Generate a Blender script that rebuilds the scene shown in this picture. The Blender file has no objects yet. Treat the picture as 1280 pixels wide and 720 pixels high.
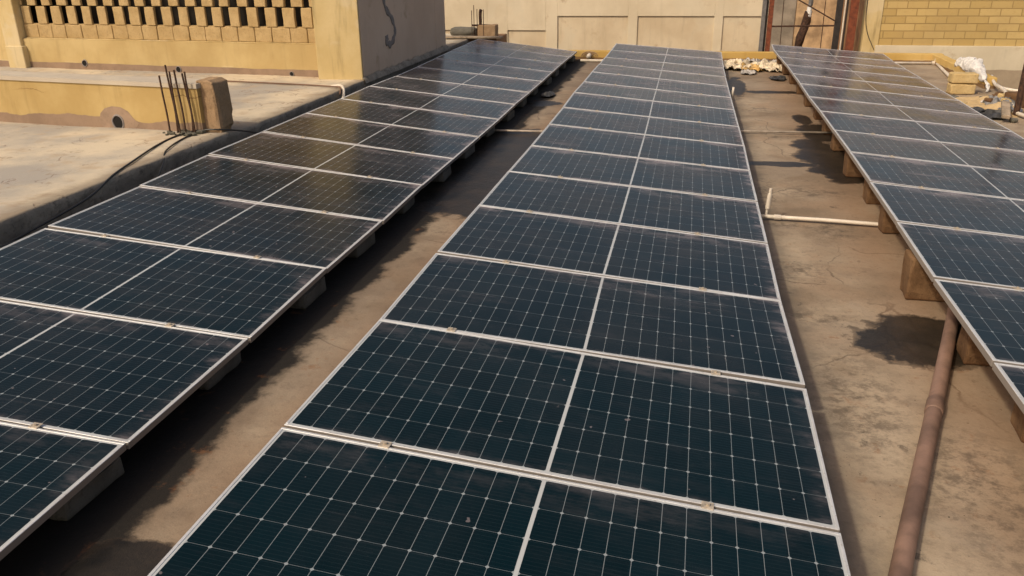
import bpy, bmesh, math, random
from mathutils import Vector, Matrix, noise as mnoise

SC = bpy.context.scene
COL = SC.collection
rad = math.radians
# ---------------------------------------------------------------- camera
cam_d = bpy.data.cameras.new('camera'); cam = bpy.data.objects.new('camera', cam_d); COL.objects.link(cam)
cR = Vector((0.97955531, 0.20076851, -0.01278301)); cU = Vector((-0.0637692, 0.37014048, 0.9267845)); cF = Vector((-0.19080065, 0.90702151, -0.37537592))
m = Matrix((( cR.x, cU.x, -cF.x), (cR.y, cU.y, -cF.y), (cR.z, cU.z, -cF.z))).to_4x4()
m.translation = Vector((0.41551, 0.0, 2.11236))
cam.matrix_world = m
cam_d.sensor_width = 36; cam_d.lens = 36*1037.435/1280; cam_d.clip_start = .05; cam_d.clip_end = 1500
SC.camera = cam
# ---------------------------------------------------------------- light
SUN_EL, SUN_AZ = 45, 218          # azimuth clockwise from +Y of where the sun stands (behind, left)
sd = Vector((math.sin(rad(SUN_AZ))*math.cos(rad(SUN_EL)), math.cos(rad(SUN_AZ))*math.cos(rad(SUN_EL)), math.sin(rad(SUN_EL))))
w = bpy.data.worlds.new('World'); SC.world = w; w.use_nodes = True
wn = w.node_tree.nodes; wl = w.node_tree.links
sky = wn.new('ShaderNodeTexSky'); sky.sky_type = 'NISHITA'; sky.sun_disc = False
sky.sun_elevation = rad(SUN_EL); sky.sun_rotation = rad(SUN_AZ); sky.altitude = 100; sky.air_density = 1.0; sky.dust_density = 5.0; sky.ozone_density = .6
wn['Background'].inputs['Strength'].default_value = .135
tint = wn.new('ShaderNodeMix'); tint.data_type = 'RGBA'; tint.blend_type = 'MULTIPLY'; tint.inputs[0].default_value = 1   # warm dusty haze
tint.inputs[7].default_value = (1.15, .985, .86, 1); wl.new(sky.outputs[0], tint.inputs[6]); wl.new(tint.outputs[2], wn['Background'].inputs['Color'])
sun_d = bpy.data.lights.new('sun', 'SUN'); sun_d.energy = 2.25; sun_d.angle = rad(3.5); sun_d.color = (1, .89, .69)
sun = bpy.data.objects.new('sun', sun_d); COL.objects.link(sun)
sun.rotation_euler = (-sd).to_track_quat('-Z', 'Y').to_euler(); sun.location = sd*20
SC.view_settings.view_transform = 'Standard'; SC.view_settings.look = 'None'
SC.view_settings.exposure = -.06; SC.view_settings.gamma = 1
SC.render.engine = 'CYCLES'
SC.render.resolution_x = 1024; SC.render.resolution_y = 576

# ---------------------------------------------------------------- node helpers
class NB:
    """small builder for shader node graphs; values are sockets or numbers"""
    def __init__(s, name):
        s.m = bpy.data.materials.new(name); s.m.use_nodes = True
        s.t = s.m.node_tree; s.n = s.t.nodes; s.l = s.t.links
        s.b = s.n['Principled BSDF']
        s.tc = s.n.new('ShaderNodeTexCoord'); s.obj = s.tc.outputs['Object']
    def put(s, sock, v):
        if isinstance(v, bpy.types.NodeSocket): s.l.new(v, sock)
        elif isinstance(v, (tuple, list)):
            sock.default_value = tuple(v) + ((1,) if len(v) == 3 and len(sock.default_value) == 4 else ())
        else: sock.default_value = v
    def math(s, op, a, b=0, c=0):
        n = s.n.new('ShaderNodeMath'); n.operation = op
        s.put(n.inputs[0], a); s.put(n.inputs[1], b)
        if op in ('MULTIPLY_ADD', 'COMPARE', 'WRAP'): s.put(n.inputs[2], c)
        return n.outputs[0]
    def vmath(s, op, a, b=None):
        n = s.n.new('ShaderNodeVectorMath'); n.operation = op; s.put(n.inputs[0], a)
        if b is not None: s.put(n.inputs[1], b)
        return n.outputs['Value'] if op in ('LENGTH', 'DOT_PRODUCT') else n.outputs[0]
    def sep(s, v=None):
        n = s.n.new('ShaderNodeSeparateXYZ'); s.l.new(v or s.obj, n.inputs[0]); return n.outputs
    def comb(s, x, y, z=0):
        n = s.n.new('ShaderNodeCombineXYZ'); s.put(n.inputs[0], x); s.put(n.inputs[1], y); s.put(n.inputs[2], z); return n.outputs[0]
    def noise(s, scale, detail=4, rough=.55, vec=None, stretch=None, off=None):
        v = vec or s.obj
        if stretch: v = s.vmath('MULTIPLY', v, stretch)
        if off is not None: v = s.vmath('ADD', v, off)
        n = s.n.new('ShaderNodeTexNoise'); s.l.new(v, n.inputs['Vector'])
        n.inputs['Scale'].default_value = scale; n.inputs['Detail'].default_value = detail; n.inputs['Roughness'].default_value = rough
        return n.outputs['Fac']
    def ss(s, v, a, b, o0=0., o1=1.):
        n = s.n.new('ShaderNodeMapRange'); n.interpolation_type = 'SMOOTHSTEP'
        s.put(n.inputs[0], v); s.put(n.inputs[1], a); s.put(n.inputs[2], b); n.inputs[3].default_value = o0; n.inputs[4].default_value = o1
        return n.outputs[0]
    def mix(s, f, a, b, blend='MIX'):
        n = s.n.new('ShaderNodeMix'); n.data_type = 'RGBA'; n.blend_type = blend
        s.put(n.inputs[0], f); s.put(n.inputs[6], a); s.put(n.inputs[7], b); return n.outputs[2]
    def ramp(s, f, stops):
        n = s.n.new('ShaderNodeValToRGB'); s.put(n.inputs[0], f); e = n.color_ramp.elements
        while len(e) < len(stops): e.new(.5)
        for k, (p, c) in enumerate(stops): e[k].position = p; e[k].color = tuple(c) + (1,)
        return n.outputs[0]
    def bump(s, h, strength=.3, dist=.01):
        n = s.n.new('ShaderNodeBump'); n.inputs['Strength'].default_value = strength; n.inputs['Distance'].default_value = dist
        s.put(n.inputs['Height'], h); s.l.new(n.outputs[0], s.b.inputs['Normal']); return n
    def out(s, color=None, rough=None, **kw):
        if color is not None: s.put(s.b.inputs['Base Color'], color)
        if rough is not None: s.put(s.b.inputs['Roughness'], rough)
        for k, v in kw.items(): s.put(s.b.inputs[k.replace('_', ' ')], v)
        return s.m
    def crack(s, scale, width=.02, off=(0, 0, 0), dist=.25):
        """thin wandering crack lines: 1 on the line"""
        nz = s.n.new('ShaderNodeTexNoise'); s.l.new(s.obj, nz.inputs['Vector']); nz.inputs['Scale'].default_value = 2.2; nz.inputs['Detail'].default_value = 6
        v = s.vmath('ADD', s.vmath('ADD', s.obj, off), s.vmath('MULTIPLY', nz.outputs['Color'], (dist, dist, dist)))
        n = s.n.new('ShaderNodeTexVoronoi'); n.feature = 'DISTANCE_TO_EDGE'; s.l.new(v, n.inputs['Vector']); n.inputs['Scale'].default_value = scale
        return s.ss(n.outputs['Distance'], 0, width, 1, 0)

def blob(b, xy, cx, cy, rx, ry, nz, k=.9, soft=.25, amount=1.):
    """ragged-edged stain of its own shape at a place on the floor"""
    dx = b.math('DIVIDE', b.math('SUBTRACT', xy[0], cx), rx); dy = b.math('DIVIDE', b.math('SUBTRACT', xy[1], cy), ry)
    d = b.math('SQRT', b.math('ADD', b.math('MULTIPLY', dx, dx), b.math('MULTIPLY', dy, dy)))
    d = b.math('ADD', d, b.math('MULTIPLY', b.math('SUBTRACT', nz, .5), k*2))
    return b.math('MULTIPLY', b.ss(d, 1-soft, 1+soft*.3, 1, 0), amount)

def plain(name, col, rough=.6, metallic=0., var=.25, scale=8, bump=.15, spec=.5):
    b = NB(name); n = b.noise(scale, 6, .6); n2 = b.noise(scale*6, 3, .6)
    c = b.mix(b.ss(n, .3, .7), [x*(1-var) for x in col], [min(1, x*(1+var)) for x in col])
    c = b.mix(b.ss(n2, .55, .8, 0, .35), c, [x*.5 for x in col])
    b.bump(b.math('ADD', n, n2), bump, .01)
    return b.out(c, rough, Metallic=metallic, Specular_IOR_Level=spec)

# ---------------------------------------------------------------- mesh helpers
def link(name, bm, mat=None, parent=None, smooth=False, mats=None):
    me = bpy.data.meshes.new(name); bm.normal_update(); bm.to_mesh(me); bm.free()
    o = bpy.data.objects.new(name, me); COL.objects.link(o)
    for mt in (mats or ([mat] if mat else [])): me.materials.append(mt)
    if smooth:
        for p in me.polygons: p.use_smooth = True
    if parent: o.parent = parent
    return o
def tag(o, label=None, cat=None, group=None, kind=None):
    if label: o['label'] = label
    if cat: o['category'] = cat
    if group: o['group'] = group
    if kind: o['kind'] = kind
    return o
def empty(name, loc, label, cat, group=None, rz=0):
    o = bpy.data.objects.new(name, None); COL.objects.link(o); o.location = loc; o.rotation_euler = (0, 0, rz)
    o.empty_display_size = .1
    return tag(o, label, cat, group)
def box(bm, x0, x1, y0, y1, z0, z1, bev=0, seg=1, mi=0, M=None):
    r = bmesh.ops.create_cube(bm, size=1); vs = r['verts']
    for v in vs: v.co = Vector(((x0+x1)/2+v.co.x*(x1-x0), (y0+y1)/2+v.co.y*(y1-y0), (z0+z1)/2+v.co.z*(z1-z0)))
    fs = list({f for v in vs for f in v.link_faces})
    if bev:
        es = list({e for v in vs for e in v.link_edges})
        g = bmesh.ops.bevel(bm, geom=es, offset=bev, segments=seg, profile=.5, affect='EDGES')
        vs = list({v for f in g['faces'] for v in f.verts} | {v for v in vs if v.is_valid})
        fs = list({f for v in vs for f in v.link_faces})
    for f in fs: f.material_index = mi
    if M is not None:
        for v in vs: v.co = M @ v.co
    return vs
def tube(bm, pts, r, seg=10, caps=True, rs=None):
    pts = [Vector(p) for p in pts]; rings = []
    up = Vector((0, 0, 1)); prev = None
    for i, p in enumerate(pts):
        d = (pts[min(i+1, len(pts)-1)]-pts[max(i-1, 0)]).normalized()
        a = prev if prev is not None else (up.cross(d) if abs(d.z) < .95 else Vector((1, 0, 0)))
        a = (a - d*a.dot(d)).normalized(); prev = a; c = d.cross(a)
        rr = rs[i] if rs else r
        rings.append([bm.verts.new(p+(a*math.cos(t)+c*math.sin(t))*rr) for t in [2*math.pi*k/seg for k in range(seg)]])
    for A, B in zip(rings, rings[1:]):
        for k in range(seg): bm.faces.new((A[k], A[(k+1) % seg], B[(k+1) % seg], B[k]))
    if caps: bm.faces.new(rings[0][::-1]); bm.faces.new(rings[-1])
def smooth_path(pts, n=8):
    pts = [Vector(p) for p in pts]; P = [pts[0]*2-pts[1]]+pts+[pts[-1]*2-pts[-2]]; out = []
    for i in range(1, len(P)-2):
        for k in range(n):
            t = k/n; a, b, c, d = P[i-1:i+3]
            out.append(.5*((2*b)+(c-a)*t+(2*a-5*b+4*c-d)*t*t+(3*b-a-3*c+d)*t**3))
    return out+[pts[-1]]
def rough_block(sx, sy, sz, amp=.008, cuts=6, seed=0, round_=.02, chip=.0):
    """worn block, base centre at origin"""
    bm = bmesh.new(); box(bm, -sx/2, sx/2, -sy/2, sy/2, 0, sz, round_, 2)
    bmesh.ops.subdivide_edges(bm, edges=bm.edges[:], cuts=cuts, use_grid_fill=True)
    s = Vector((seed*3.1, seed*1.7, seed*.9))
    for v in bm.verts:
        n = mnoise.noise_vector((v.co+s)*9); k = mnoise.noise((v.co+s)*3.3)
        e = sum(1 for a, b_ in ((abs(v.co.x), sx/2), (abs(v.co.y), sy/2), (abs(v.co.z-sz/2), sz/2)) if a > b_*.82)
        v.co += n*amp
        if e >= 2: v.co += (Vector((0, 0, sz/2))-v.co)*max(0, k)*chip
    return bm
def grid_sheet(x0, x1, y0, y1, z, nx, ny, f=None):
    bm = bmesh.new(); g = [[None]*(ny+1) for _ in range(nx+1)]
    for i in range(nx+1):
        for j in range(ny+1):
            x = x0+(x1-x0)*i/nx; y = y0+(y1-y0)*j/ny
            g[i][j] = bm.verts.new((x, y, z+(f(x, y) if f else 0)))
    for i in range(nx):
        for j in range(ny): bm.faces.new((g[i][j], g[i+1][j], g[i+1][j+1], g[i][j+1]))
    return bm
# ================================================================ MATERIALS
def mat_roof():
    b = NB('stained_screed'); x, y, z = b.sep()
    n1 = b.noise(.9, 8, .62); n2 = b.noise(3.2, 8, .65); n3 = b.noise(22, 6, .7); n4 = b.noise(1.6, 7, .6, off=(9, 3, 1))
    n5 = b.noise(6.5, 8, .7, stretch=(1, .8, 1), off=(4, 1, 7))
    c = b.mix(b.ss(n1, .34, .66), (.20, .15, .10), (.41, .335, .24))
    c = b.mix(b.ss(n4, .46, .66, 0, .6), c, (.30, .215, .14))
    c = b.mix(b.ss(n2, .52, .74, 0, .5), c, (.17, .13, .095))
    c = b.mix(b.ss(n3, .5, .75, 0, .45), c, (.10, .075, .052))
    c = b.mix(b.ss(n5, .60, .72, 0, .75), c, (.05, .042, .035))
    g1 = b.noise(140, 3, .8); c = b.mix(b.ss(g1, .55, .75, 0, .35), c, (.12, .09, .065)); c = b.mix(b.ss(g1, .42, .25, 0, .3), c, (.52, .45, .35))
    hc = b.math('MULTIPLY', b.crack(.55, .006, (2, 1, 0), .35), b.ss(n1, .42, .56)); c = b.mix(b.math('MULTIPLY', hc, .7), c, (.07, .05, .035))
    pt = b.ss(b.noise(.8, 4, .5, off=(8, 3, 3)), .55, .575, 0, .35); c = b.mix(pt, c, (.30, .25, .19))
    # small black specks of moss
    sp = b.noise(48, 3, .6); c = b.mix(b.math('MULTIPLY', b.ss(sp, .66, .72), b.ss(n2, .45, .6)), c, (.035, .028, .02))
    # darker band along the right-hand edge of the middle row
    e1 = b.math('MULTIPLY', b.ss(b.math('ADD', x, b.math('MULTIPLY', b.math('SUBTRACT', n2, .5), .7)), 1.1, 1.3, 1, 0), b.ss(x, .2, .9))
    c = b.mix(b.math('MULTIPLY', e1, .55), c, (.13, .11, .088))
    gl = b.math('MULTIPLY', b.ss(x, -1.0, -.9, 1, 0), .55); c = b.mix(b.math('MULTIPLY', gl, b.ss(n2, .3, .7, .4, 1)), c, (.13, .098, .072))
    e2 = b.math('MULTIPLY', b.ss(b.math('ADD', x, b.math('MULTIPLY', b.math('SUBTRACT', n2, .5), .42)), -1.67, -1.58, 1, 0), b.ss(x, -4.3, -4))  # shade under the left row, painted into the floor as near-black
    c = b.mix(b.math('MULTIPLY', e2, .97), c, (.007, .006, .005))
    # rust-brown run-off beside the right row
    e3 = b.math('MULTIPLY', b.ss(b.math('ADD', x, b.math('MULTIPLY', b.math('SUBTRACT', n1, .5), 1.)), 1.5, 1.95), b.ss(x, 3, 4, 1, 0))
    c = b.mix(b.math('MULTIPLY', e3, .5), c, (.21, .125, .07))
    e4 = b.math('MULTIPLY', b.ss(x, -1.55, -1.2), b.ss(x, -1.0, -.8, 1, 0))
    c = b.mix(b.math('MULTIPLY', e4, b.ss(n1, .35, .6, .2, .7)), c, (.22, .13, .075))
    # wet patches
    nz = b.noise(2.4, 9, .68, off=(2, 8, 0)); nz2 = b.noise(4.5, 6, .6, off=(1, 2, 0)); wet = None
    for (cx, cy, rx, ry) in [(1.86, 4.72, .40, .36), (2.05, 8.75, .34, .5), (1.95, 9.6, .33, .8), (2.05, 10.7, .25, .6), (1.45, 9.0, .42, .12), (1.95, 11.6, .12, .4),
                             (-1.5, 8.2, .62, 1.55), (-1.7, 9.8, .42, .7), (-1.55, 2.12, .22, .16), (1.22, 14.5, .16, 1.1), (1.75, 13.9, .5, .16), (-1.7, 12.4, .3, .25), (-1.3, 6.95, .4, .32)]:
        q = blob(b, (x, y), cx, cy, rx, ry, nz, .85, .16)
        wet = q if wet is None else b.math('MAXIMUM', wet, q)
    rim = b.math('MULTIPLY', b.ss(wet, .02, .2), b.ss(wet, .3, .7, 1, 0))
    c = b.mix(b.math('MULTIPLY', rim, .35), c, (.05, .03, .018))
    c = b.mix(b.math('MULTIPLY', wet, .93), c, b.mix(b.ss(nz2, .4, .7), (.009, .008, .006), (.028, .020, .013)))
    # rough dark scab marks
    sc = b.noise(9, 7, .75, stretch=(1, 1.1, 1)); scab = None
    for (cx, cy, rx, ry) in [(1.27, 5.78, .26, .26), (1.65, 6.75, .3, .35), (1.3, 6.85, .3, .12), (1.35, 3.9, .28, .8), (1.75, 3.2, .35, .7), (1.3, 4.95, .35, .14), (1.7, 10.4, .5, .12), (1.4, 12.3, .4, .3), (1.2, 7.9, .12, .6), (-1.35, 11.6, .35, .15), (1.6, 7.9, .45, .25)]:
        q = blob(b, (x, y), cx, cy, rx, ry, nz, .5, .8)
        scab = q if scab is None else b.math('MAXIMUM', scab, q)
    c = b.mix(b.math('MULTIPLY', scab, b.ss(sc, .44, .62, 0, .6)), c, (.045, .035, .028))
    or_ = b.math('MULTIPLY', b.ss(b.noise(7, 6, .7, off=(5, 5, 5)), .58, .7), b.ss(n1, .45, .55))
    c = b.mix(b.math('MULTIPLY', b.math('MULTIPLY', or_, b.math('SUBTRACT', 1, wet)), .5), c, (.20, .085, .03))
    r = b.mix(wet, (.85,)*3, (.42,)*3)
    b.bump(b.math('ADD', b.math('MULTIPLY', n3, .6), b.math('ADD', n2, n5)), .5, .012)
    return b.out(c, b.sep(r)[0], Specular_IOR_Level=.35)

def mat_pale_floor():
    b = NB('pale_lime_floor'); x, y, z = b.sep()
    n1 = b.noise(.7, 7, .6); n2 = b.noise(2.6, 8, .65); n3 = b.noise(24, 5, .7); n5 = b.noise(5, 8, .7, off=(3, 1, 2))
    c = b.mix(b.ss(n1, .4, .62), (.36, .335, .29), (.60, .52, .38))
    c = b.mix(b.ss(n2, .5, .68, 0, .6), c, (.42, .32, .21))
    c = b.mix(b.ss(n5, .57, .68, 0, .65), c, (.25, .19, .13))
    c = b.mix(b.ss(n3, .55, .8, 0, .3), c, (.22, .18, .13))
    pz = b.math('MULTIPLY', b.crack(.85, .012, (1, 0, 0), 1.1), b.ss(b.noise(2.1, 5, .6, off=(7, 7, 7)), .44, .6))
    c = b.mix(b.math('MULTIPLY', pz, .7), c, (.17, .10, .07))
    # darker grime and dust at the open edge
    e = b.ss(b.math('ADD', x, b.math('MULTIPLY', b.math('SUBTRACT', n2, .5), .35)), -4.55, -4.32)
    c = b.mix(b.math('MULTIPLY', e, .55), c, (.19, .145, .10))
    b.bump(b.math('ADD', b.math('ADD', n2, b.math('MULTIPLY', n3, .4)), b.math('MULTIPLY', pz, -.8)), .45, .012)
    return b.out(c, .9, Specular_IOR_Level=.25)

def mat_ledge_side():
    b = NB('damp_concrete_edge'); n1 = b.noise(2.5, 7, .65); n3 = b.noise(14, 6, .7)
    c = b.mix(b.ss(n1, .35, .65), (.22, .195, .16), (.36, .32, .26)); c = b.mix(b.ss(n3, .5, .7, 0, .6), c, (.05, .042, .034))
    b.bump(b.math('ADD', n1, n3), .8, .03); return b.out(c, .95, Specular_IOR_Level=.2)

def mat_plaster(name, col, col2, skirt_z=None, skirt=(.30, .215, .15), streak=.4, crackz=None, dark_z=None, amp=.10, patch=.0):
    """lime-washed plaster; z in the object's own space"""
    b = NB(name); x, y, z = b.sep()
    n1 = b.noise(.9, 7, .6); n2 = b.noise(3.5, 7, .65); n3 = b.noise(26, 5, .7); ns = b.noise(1.5, 6, .6, stretch=(5, 5, .7))
    c = b.mix(b.ss(n1, .36, .64), col, col2)
    c = b.mix(b.ss(ns, .5, .75, 0, streak), c, [k*.58 for k in col])
    c = b.mix(b.ss(n2, .58, .75, 0, .35), c, [k*.66 for k in col2])
    c = b.mix(b.ss(n3, .6, .8, 0, .25), c, [k*.45 for k in col])
    bl = b.math('MULTIPLY', b.ss(b.noise(1.9, 8, .7, off=(2, 5, 8)), .56, .7), b.ss(n1, .4, .6)); c = b.mix(b.math('MULTIPLY', bl, .55), c, (.33, .21, .10))
    if patch:
        c = b.mix(b.ss(b.noise(1.3, 5, .5, off=(6, 2, 4)), .56, .62, 0, patch), c, (.62, .56, .42))
    if crackz is not None:
        ln = b.math('SUBTRACT', z, b.math('ADD', crackz, b.math('MULTIPLY', b.math('SUBTRACT', n2, .5), .16)))
        ck = b.math('MULTIPLY', b.ss(b.math('ABSOLUTE', ln), .002, .010, 1, 0), b.ss(b.noise(1.1, 2, .5), .4, .52))
        c = b.mix(b.math('MULTIPLY', ck, .8), c, (.2, .12, .05))
    if skirt_z is not None:
        wv = b.math('ADD', z, b.math('MULTIPLY', b.math('SUBTRACT', b.noise(2.3, 3, .5, off=(3, 0, 0)), .5), amp*2))
        f = b.ss(wv, skirt_z-.006, skirt_z+.006, 1, 0)
        sc = b.mix(b.ss(n2, .35, .65), skirt, [k*.8 for k in skirt])
        edge = b.math('MULTIPLY', b.ss(wv, skirt_z, skirt_z+.03, 1, 0), b.ss(n1, .5, .6))
        c = b.mix(b.math('MULTIPLY', edge, .5), c, (.62, .52, .32))
        c = b.mix(f, c, sc)
    if dark_z is not None:
        wv = b.math('ADD', z, b.math('MULTIPLY', b.math('SUBTRACT', n2, .5), .14))
        c = b.mix(b.ss(wv, dark_z-.03, dark_z+.03, .9, 0), c, (.10, .09, .08))
    b.bump(b.math('ADD', n2, b.math('MULTIPLY', n3, .5)), .35, .01)
    return b.out(c, .92, Specular_IOR_Level=.2)

def mat_panel():
    """dark monocrystalline half-cut cells behind glass: 24 x 6 cells with white gaps"""
    W, D = 2.094, 1.05
    b = NB('solar_cells'); x, y, z = b.sep()
    info = b.n.new('ShaderNodeObjectInfo'); rnd = info.outputs['Random']
    ax = b.math('ABSOLUTE', x)
    hw = W/2-.012-.008-.007      # width taken by 12 cells on each side of the middle gap
    u = b.math('DIVIDE', b.math('SUBTRACT', ax, .007), hw/12)
    hd = D-2*.012-2*.008
    v = b.math('DIVIDE', b.math('ADD', y, hd/2), hd/6)
    pu, pv = hw/12, hd/6
    fu = b.math('SUBTRACT', u, b.math('ROUND', u)); fv = b.math('SUBTRACT', v, b.math('ROUND', v))
    du = b.math('MULTIPLY', b.math('ABSOLUTE', fu), pu); dv = b.math('MULTIPLY', b.math('ABSOLUTE', fv), pv)
    lu = b.ss(du, .0006, .0014, 1, 0); lv = b.ss(dv, .0005, .0013, 1, 0)
    dia = b.ss(b.math('ADD', du, dv), .0072, .0088, 1, 0)
    mid = b.ss(ax, .0065, .0075, 1, 0)
    out = b.math('MAXIMUM', b.ss(ax, W/2-.021, W/2-.0195), b.ss(b.math('ABSOLUTE', y), D/2-.021, D/2-.0195))
    line = b.math('MAXIMUM', b.math('MULTIPLY', lu, .75), b.math('MULTIPLY', lv, .5)); line = b.math('MAXIMUM', line, dia)
    # wires on the cells (run along the long side)
    bb = b.math('MULTIPLY', v, 9.0); fb = b.math('MULTIPLY', b.math('ABSOLUTE', b.math('SUBTRACT', b.math('FRACT', bb), .5)), pv/9)
    bus = b.ss(fb, .0004, .0011, .13, 0)
    # cell tone
    wn_ = b.n.new('ShaderNodeTexWhiteNoise'); wn_.noise_dimensions = '3D'
    b.l.new(b.comb(b.math('FLOOR', b.math('MULTIPLY', x, 1/pu)), b.math('FLOOR', v), b.math('MULTIPLY', rnd, 97)), wn_.inputs['Vector'])
    cell = b.mix(wn_.outputs['Value'], (.0000, .0078, .0112), (.0001, .0105, .0155))
    cell = b.mix(b.math('MULTIPLY', rnd, .5), cell, (.0010, .0075, .0125))
    c = b.mix(bus, cell, (.07, .10, .12))
    c = b.mix(line, c, (.27, .31, .33))
    c = b.mix(b.math('MAXIMUM', mid, out), c, (.46, .49, .50))
    # dust: thin film, thicker along the lower (right-hand) and near edges, smeared by washing
    off = b.comb(b.math('MULTIPLY', rnd, 31), b.math('MULTIPLY', rnd, 17), 0)
    n1 = b.noise(1.6, 5, .6, off=off); n2 = b.noise(5, 6, .7, off=off, stretch=(.6, 1.6, 1)); n3 = b.noise(40, 4, .6, off=off)
    film = b.math('ADD', b.ss(n1, .35, .7, .0004, .005), b.ss(n2, .50, .8, 0, .011))
    lw = b.ss(b.math('ADD', x, b.math('MULTIPLY', b.math('SUBTRACT', n2, .5), .10)), W/2-.10, W/2-.02)
    near = b.ss(b.math('ADD', b.math('ABSOLUTE', y), b.math('MULTIPLY', b.math('SUBTRACT', n1, .5), .16)), D/2-.06, D/2-.01)
    film = b.math('ADD', film, b.math('ADD', b.math('MULTIPLY', lw, b.ss(n2, .45, .75, .005, .07)), b.math('MULTIPLY', near, b.ss(n2, .45, .7, .0, .06))))
    ws = b.noise(3, 5, .65, off=off, stretch=(.35, 9, 1)); film = b.math('ADD', film, b.math('MULTIPLY', b.ss(ws, .56, .72, 0, .016), b.ss(n1, .4, .6)))
    sm = b.math('MULTIPLY', b.ss(b.math('ADD', y, b.math('MULTIPLY', b.math('SUBTRACT', n1, .5), .5)), D/2-.22, D/2-.05), b.ss(n2, .42, .6)); film = b.math('ADD', film, b.math('MULTIPLY', sm, .022))
    sp = b.noise(16, 2, .4, off=off); spots = b.ss(sp, .755, .775, 0, .5)
    film = b.math('ADD', film, b.math('MULTIPLY', n3, .003))
    lwf = b.n.new('ShaderNodeLayerWeight'); lwf.inputs['Blend'].default_value = .5
    # a dust film covers more of the glass the flatter one looks along it
    cosv = b.math('SUBTRACT', 1, lwf.outputs['Facing'])
    film = b.math('DIVIDE', film, b.math('POWER', b.math('MAXIMUM', cosv, .10), 2.1))
    film = b.math('MINIMUM', b.math('MAXIMUM', film, spots), .75)
    dustc = b.mix(n1, (.22, .195, .205), (.28, .245, .255))
    c = b.mix(film, c, dustc)
    b.bump(n3, .02, .001)
    return b.out(c, b.ss(n1, .3, .7, .16, .30), IOR=1.225, Specular_IOR_Level=.5)

def mat_frame():
    b = NB('anodised_frame'); n = b.noise(5, 6, .65); n2 = b.noise(60, 3, .6)
    c = b.mix(b.ss(n, .35, .7), (.60, .625, .64), (.49, .495, .49)); c = b.mix(b.ss(n2, .55, .75, 0, .4), c, (.25, .2, .15))
    side = b.ss(b.sep()[2], -.0032, -.0018, 1, 0); c = b.mix(side, c, (.26, .235, .21))  # sides coloured darker: dirt plus the shade of the gaps
    b.bump(n2, .06, .002); return b.out(c, .45, Metallic=.2)

def mat_brick():
    b = NB('painted_blockwork'); x, y, z = b.sep()
    br = b.n.new('ShaderNodeTexBrick'); b.l.new(b.comb(x, z, 0), br.inputs['Vector'])
    br.inputs['Scale'].default_value = 1; br.inputs['Brick Width'].default_value = .40; br.inputs['Row Height'].default_value = .15
    br.inputs['Mortar Size'].default_value = .010; br.inputs['Mortar Smooth'].default_value = .3; br.inputs['Bias'].default_value = 0
    br.inputs['Color1'].default_value = (.44, .315, .12, 1); br.inputs['Color2'].default_value = (.56, .42, .18, 1); br.inputs['Mortar'].default_value = (.33, .235, .095, 1)
    n = b.noise(1.2, 6, .6); n2 = b.noise(14, 6, .7)
    c = b.mix(b.ss(n, .4, .7, 0, .35), br.outputs['Color'], (.38, .28, .13)); c = b.mix(b.ss(n2, .5, .75, 0, .35), c, (.36, .24, .09))
    h = b.math('ADD', b.math('MULTIPLY', br.outputs['Fac'], -1), b.math('MULTIPLY', n2, .35))
    b.bump(h, .7, .012); return b.out(c, .9, Specular_IOR_Level=.2)

def mat_block(name, a, c2, damp=(.07, .05, .035)):
    b = NB(name); n = b.noise(5, 7, .65); n2 = b.noise(30, 6, .75); g = b.n.new('ShaderNodeObjectInfo')
    c = b.mix(b.ss(n, .3, .7), a, c2); c = b.mix(b.ss(n2, .5, .72, 0, .55), c, [k*.4 for k in a])
    c = b.mix(b.math('MULTIPLY', g.outputs['Random'], .3), c, damp)
    z = b.sep()[2]; c = b.mix(b.ss(b.math('ADD', z, b.math('MULTIPLY', n, .06)), .02, .07, .6, 0), c, damp)
    b.bump(b.math('ADD', n, n2), .7, .012); return b.out(c, .92, Specular_IOR_Level=.2)

M = {}
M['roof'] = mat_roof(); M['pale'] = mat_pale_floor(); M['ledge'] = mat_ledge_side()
M['yellow'] = mat_plaster('yellow_wash_plaster', (.42, .30, .12), (.52, .395, .18), skirt_z=.135, crackz=.40, amp=.07)
M['yellow_back'] = mat_plaster('yellow_wash_rear_plaster', (.44, .325, .145), (.54, .42, .205), skirt_z=.10, amp=.015, streak=.25)
M['yellow_pale'] = mat_plaster('weathered_cream_plaster', (.50, .385, .18), (.60, .485, .26), streak=.7, patch=.3)
M['tower_side'] = mat_plaster('tan_render', (.60, .46, .345), (.66, .52, .40), streak=.12, dark_z=.05)
M['cream'] = mat_plaster('old_cream_plaster', (.60, .52, .37), (.69, .61, .45), streak=.14, patch=.4)
M['recess'] = mat_plaster('recess_cream_plaster', (.56, .46, .31), (.66, .565, .40), streak=.3, patch=.4)
M['plinth'] = mat_plaster('pale_cement_plinth', (.55, .49, .36), (.62, .56, .42), streak=.15, skirt_z=-.47, skirt=(.38, .31, .22), amp=.03)
M['parapet'] = mat_plaster('ochre_parapet_plaster', (.50, .33, .10), (.58, .41, .15), streak=.2, skirt_z=.05, skirt=(.25, .15, .07), amp=.05)
M['coping'] = mat_plaster('cement_coping', (.46, .41, .33), (.56, .50, .39), streak=.0)
M['cell'] = mat_panel(); M['frame'] = mat_frame(); M['brick'] = mat_brick()
M['backsheet'] = plain('white_backsheet', (.55, .55, .55), .5)
M['clamp'] = plain('clamp_metal', (.48, .42, .33), .5, .3, .3, 40)
M['rail'] = plain('galvanised_rail', (.22, .21, .20), .5, .6)
M['block_grey'] = mat_block('grey_concrete_block', (.12, .115, .10), (.19, .18, .155), (.07, .07, .04))
M['block_brown'] = mat_block('clay_stained_block', (.12, .07, .035), (.22, .135, .07), (.10, .045, .02))
M['block_yellow'] = mat_block('yellow_block', (.50, .37, .17), (.60, .47, .24), (.40, .28, .13))
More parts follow.
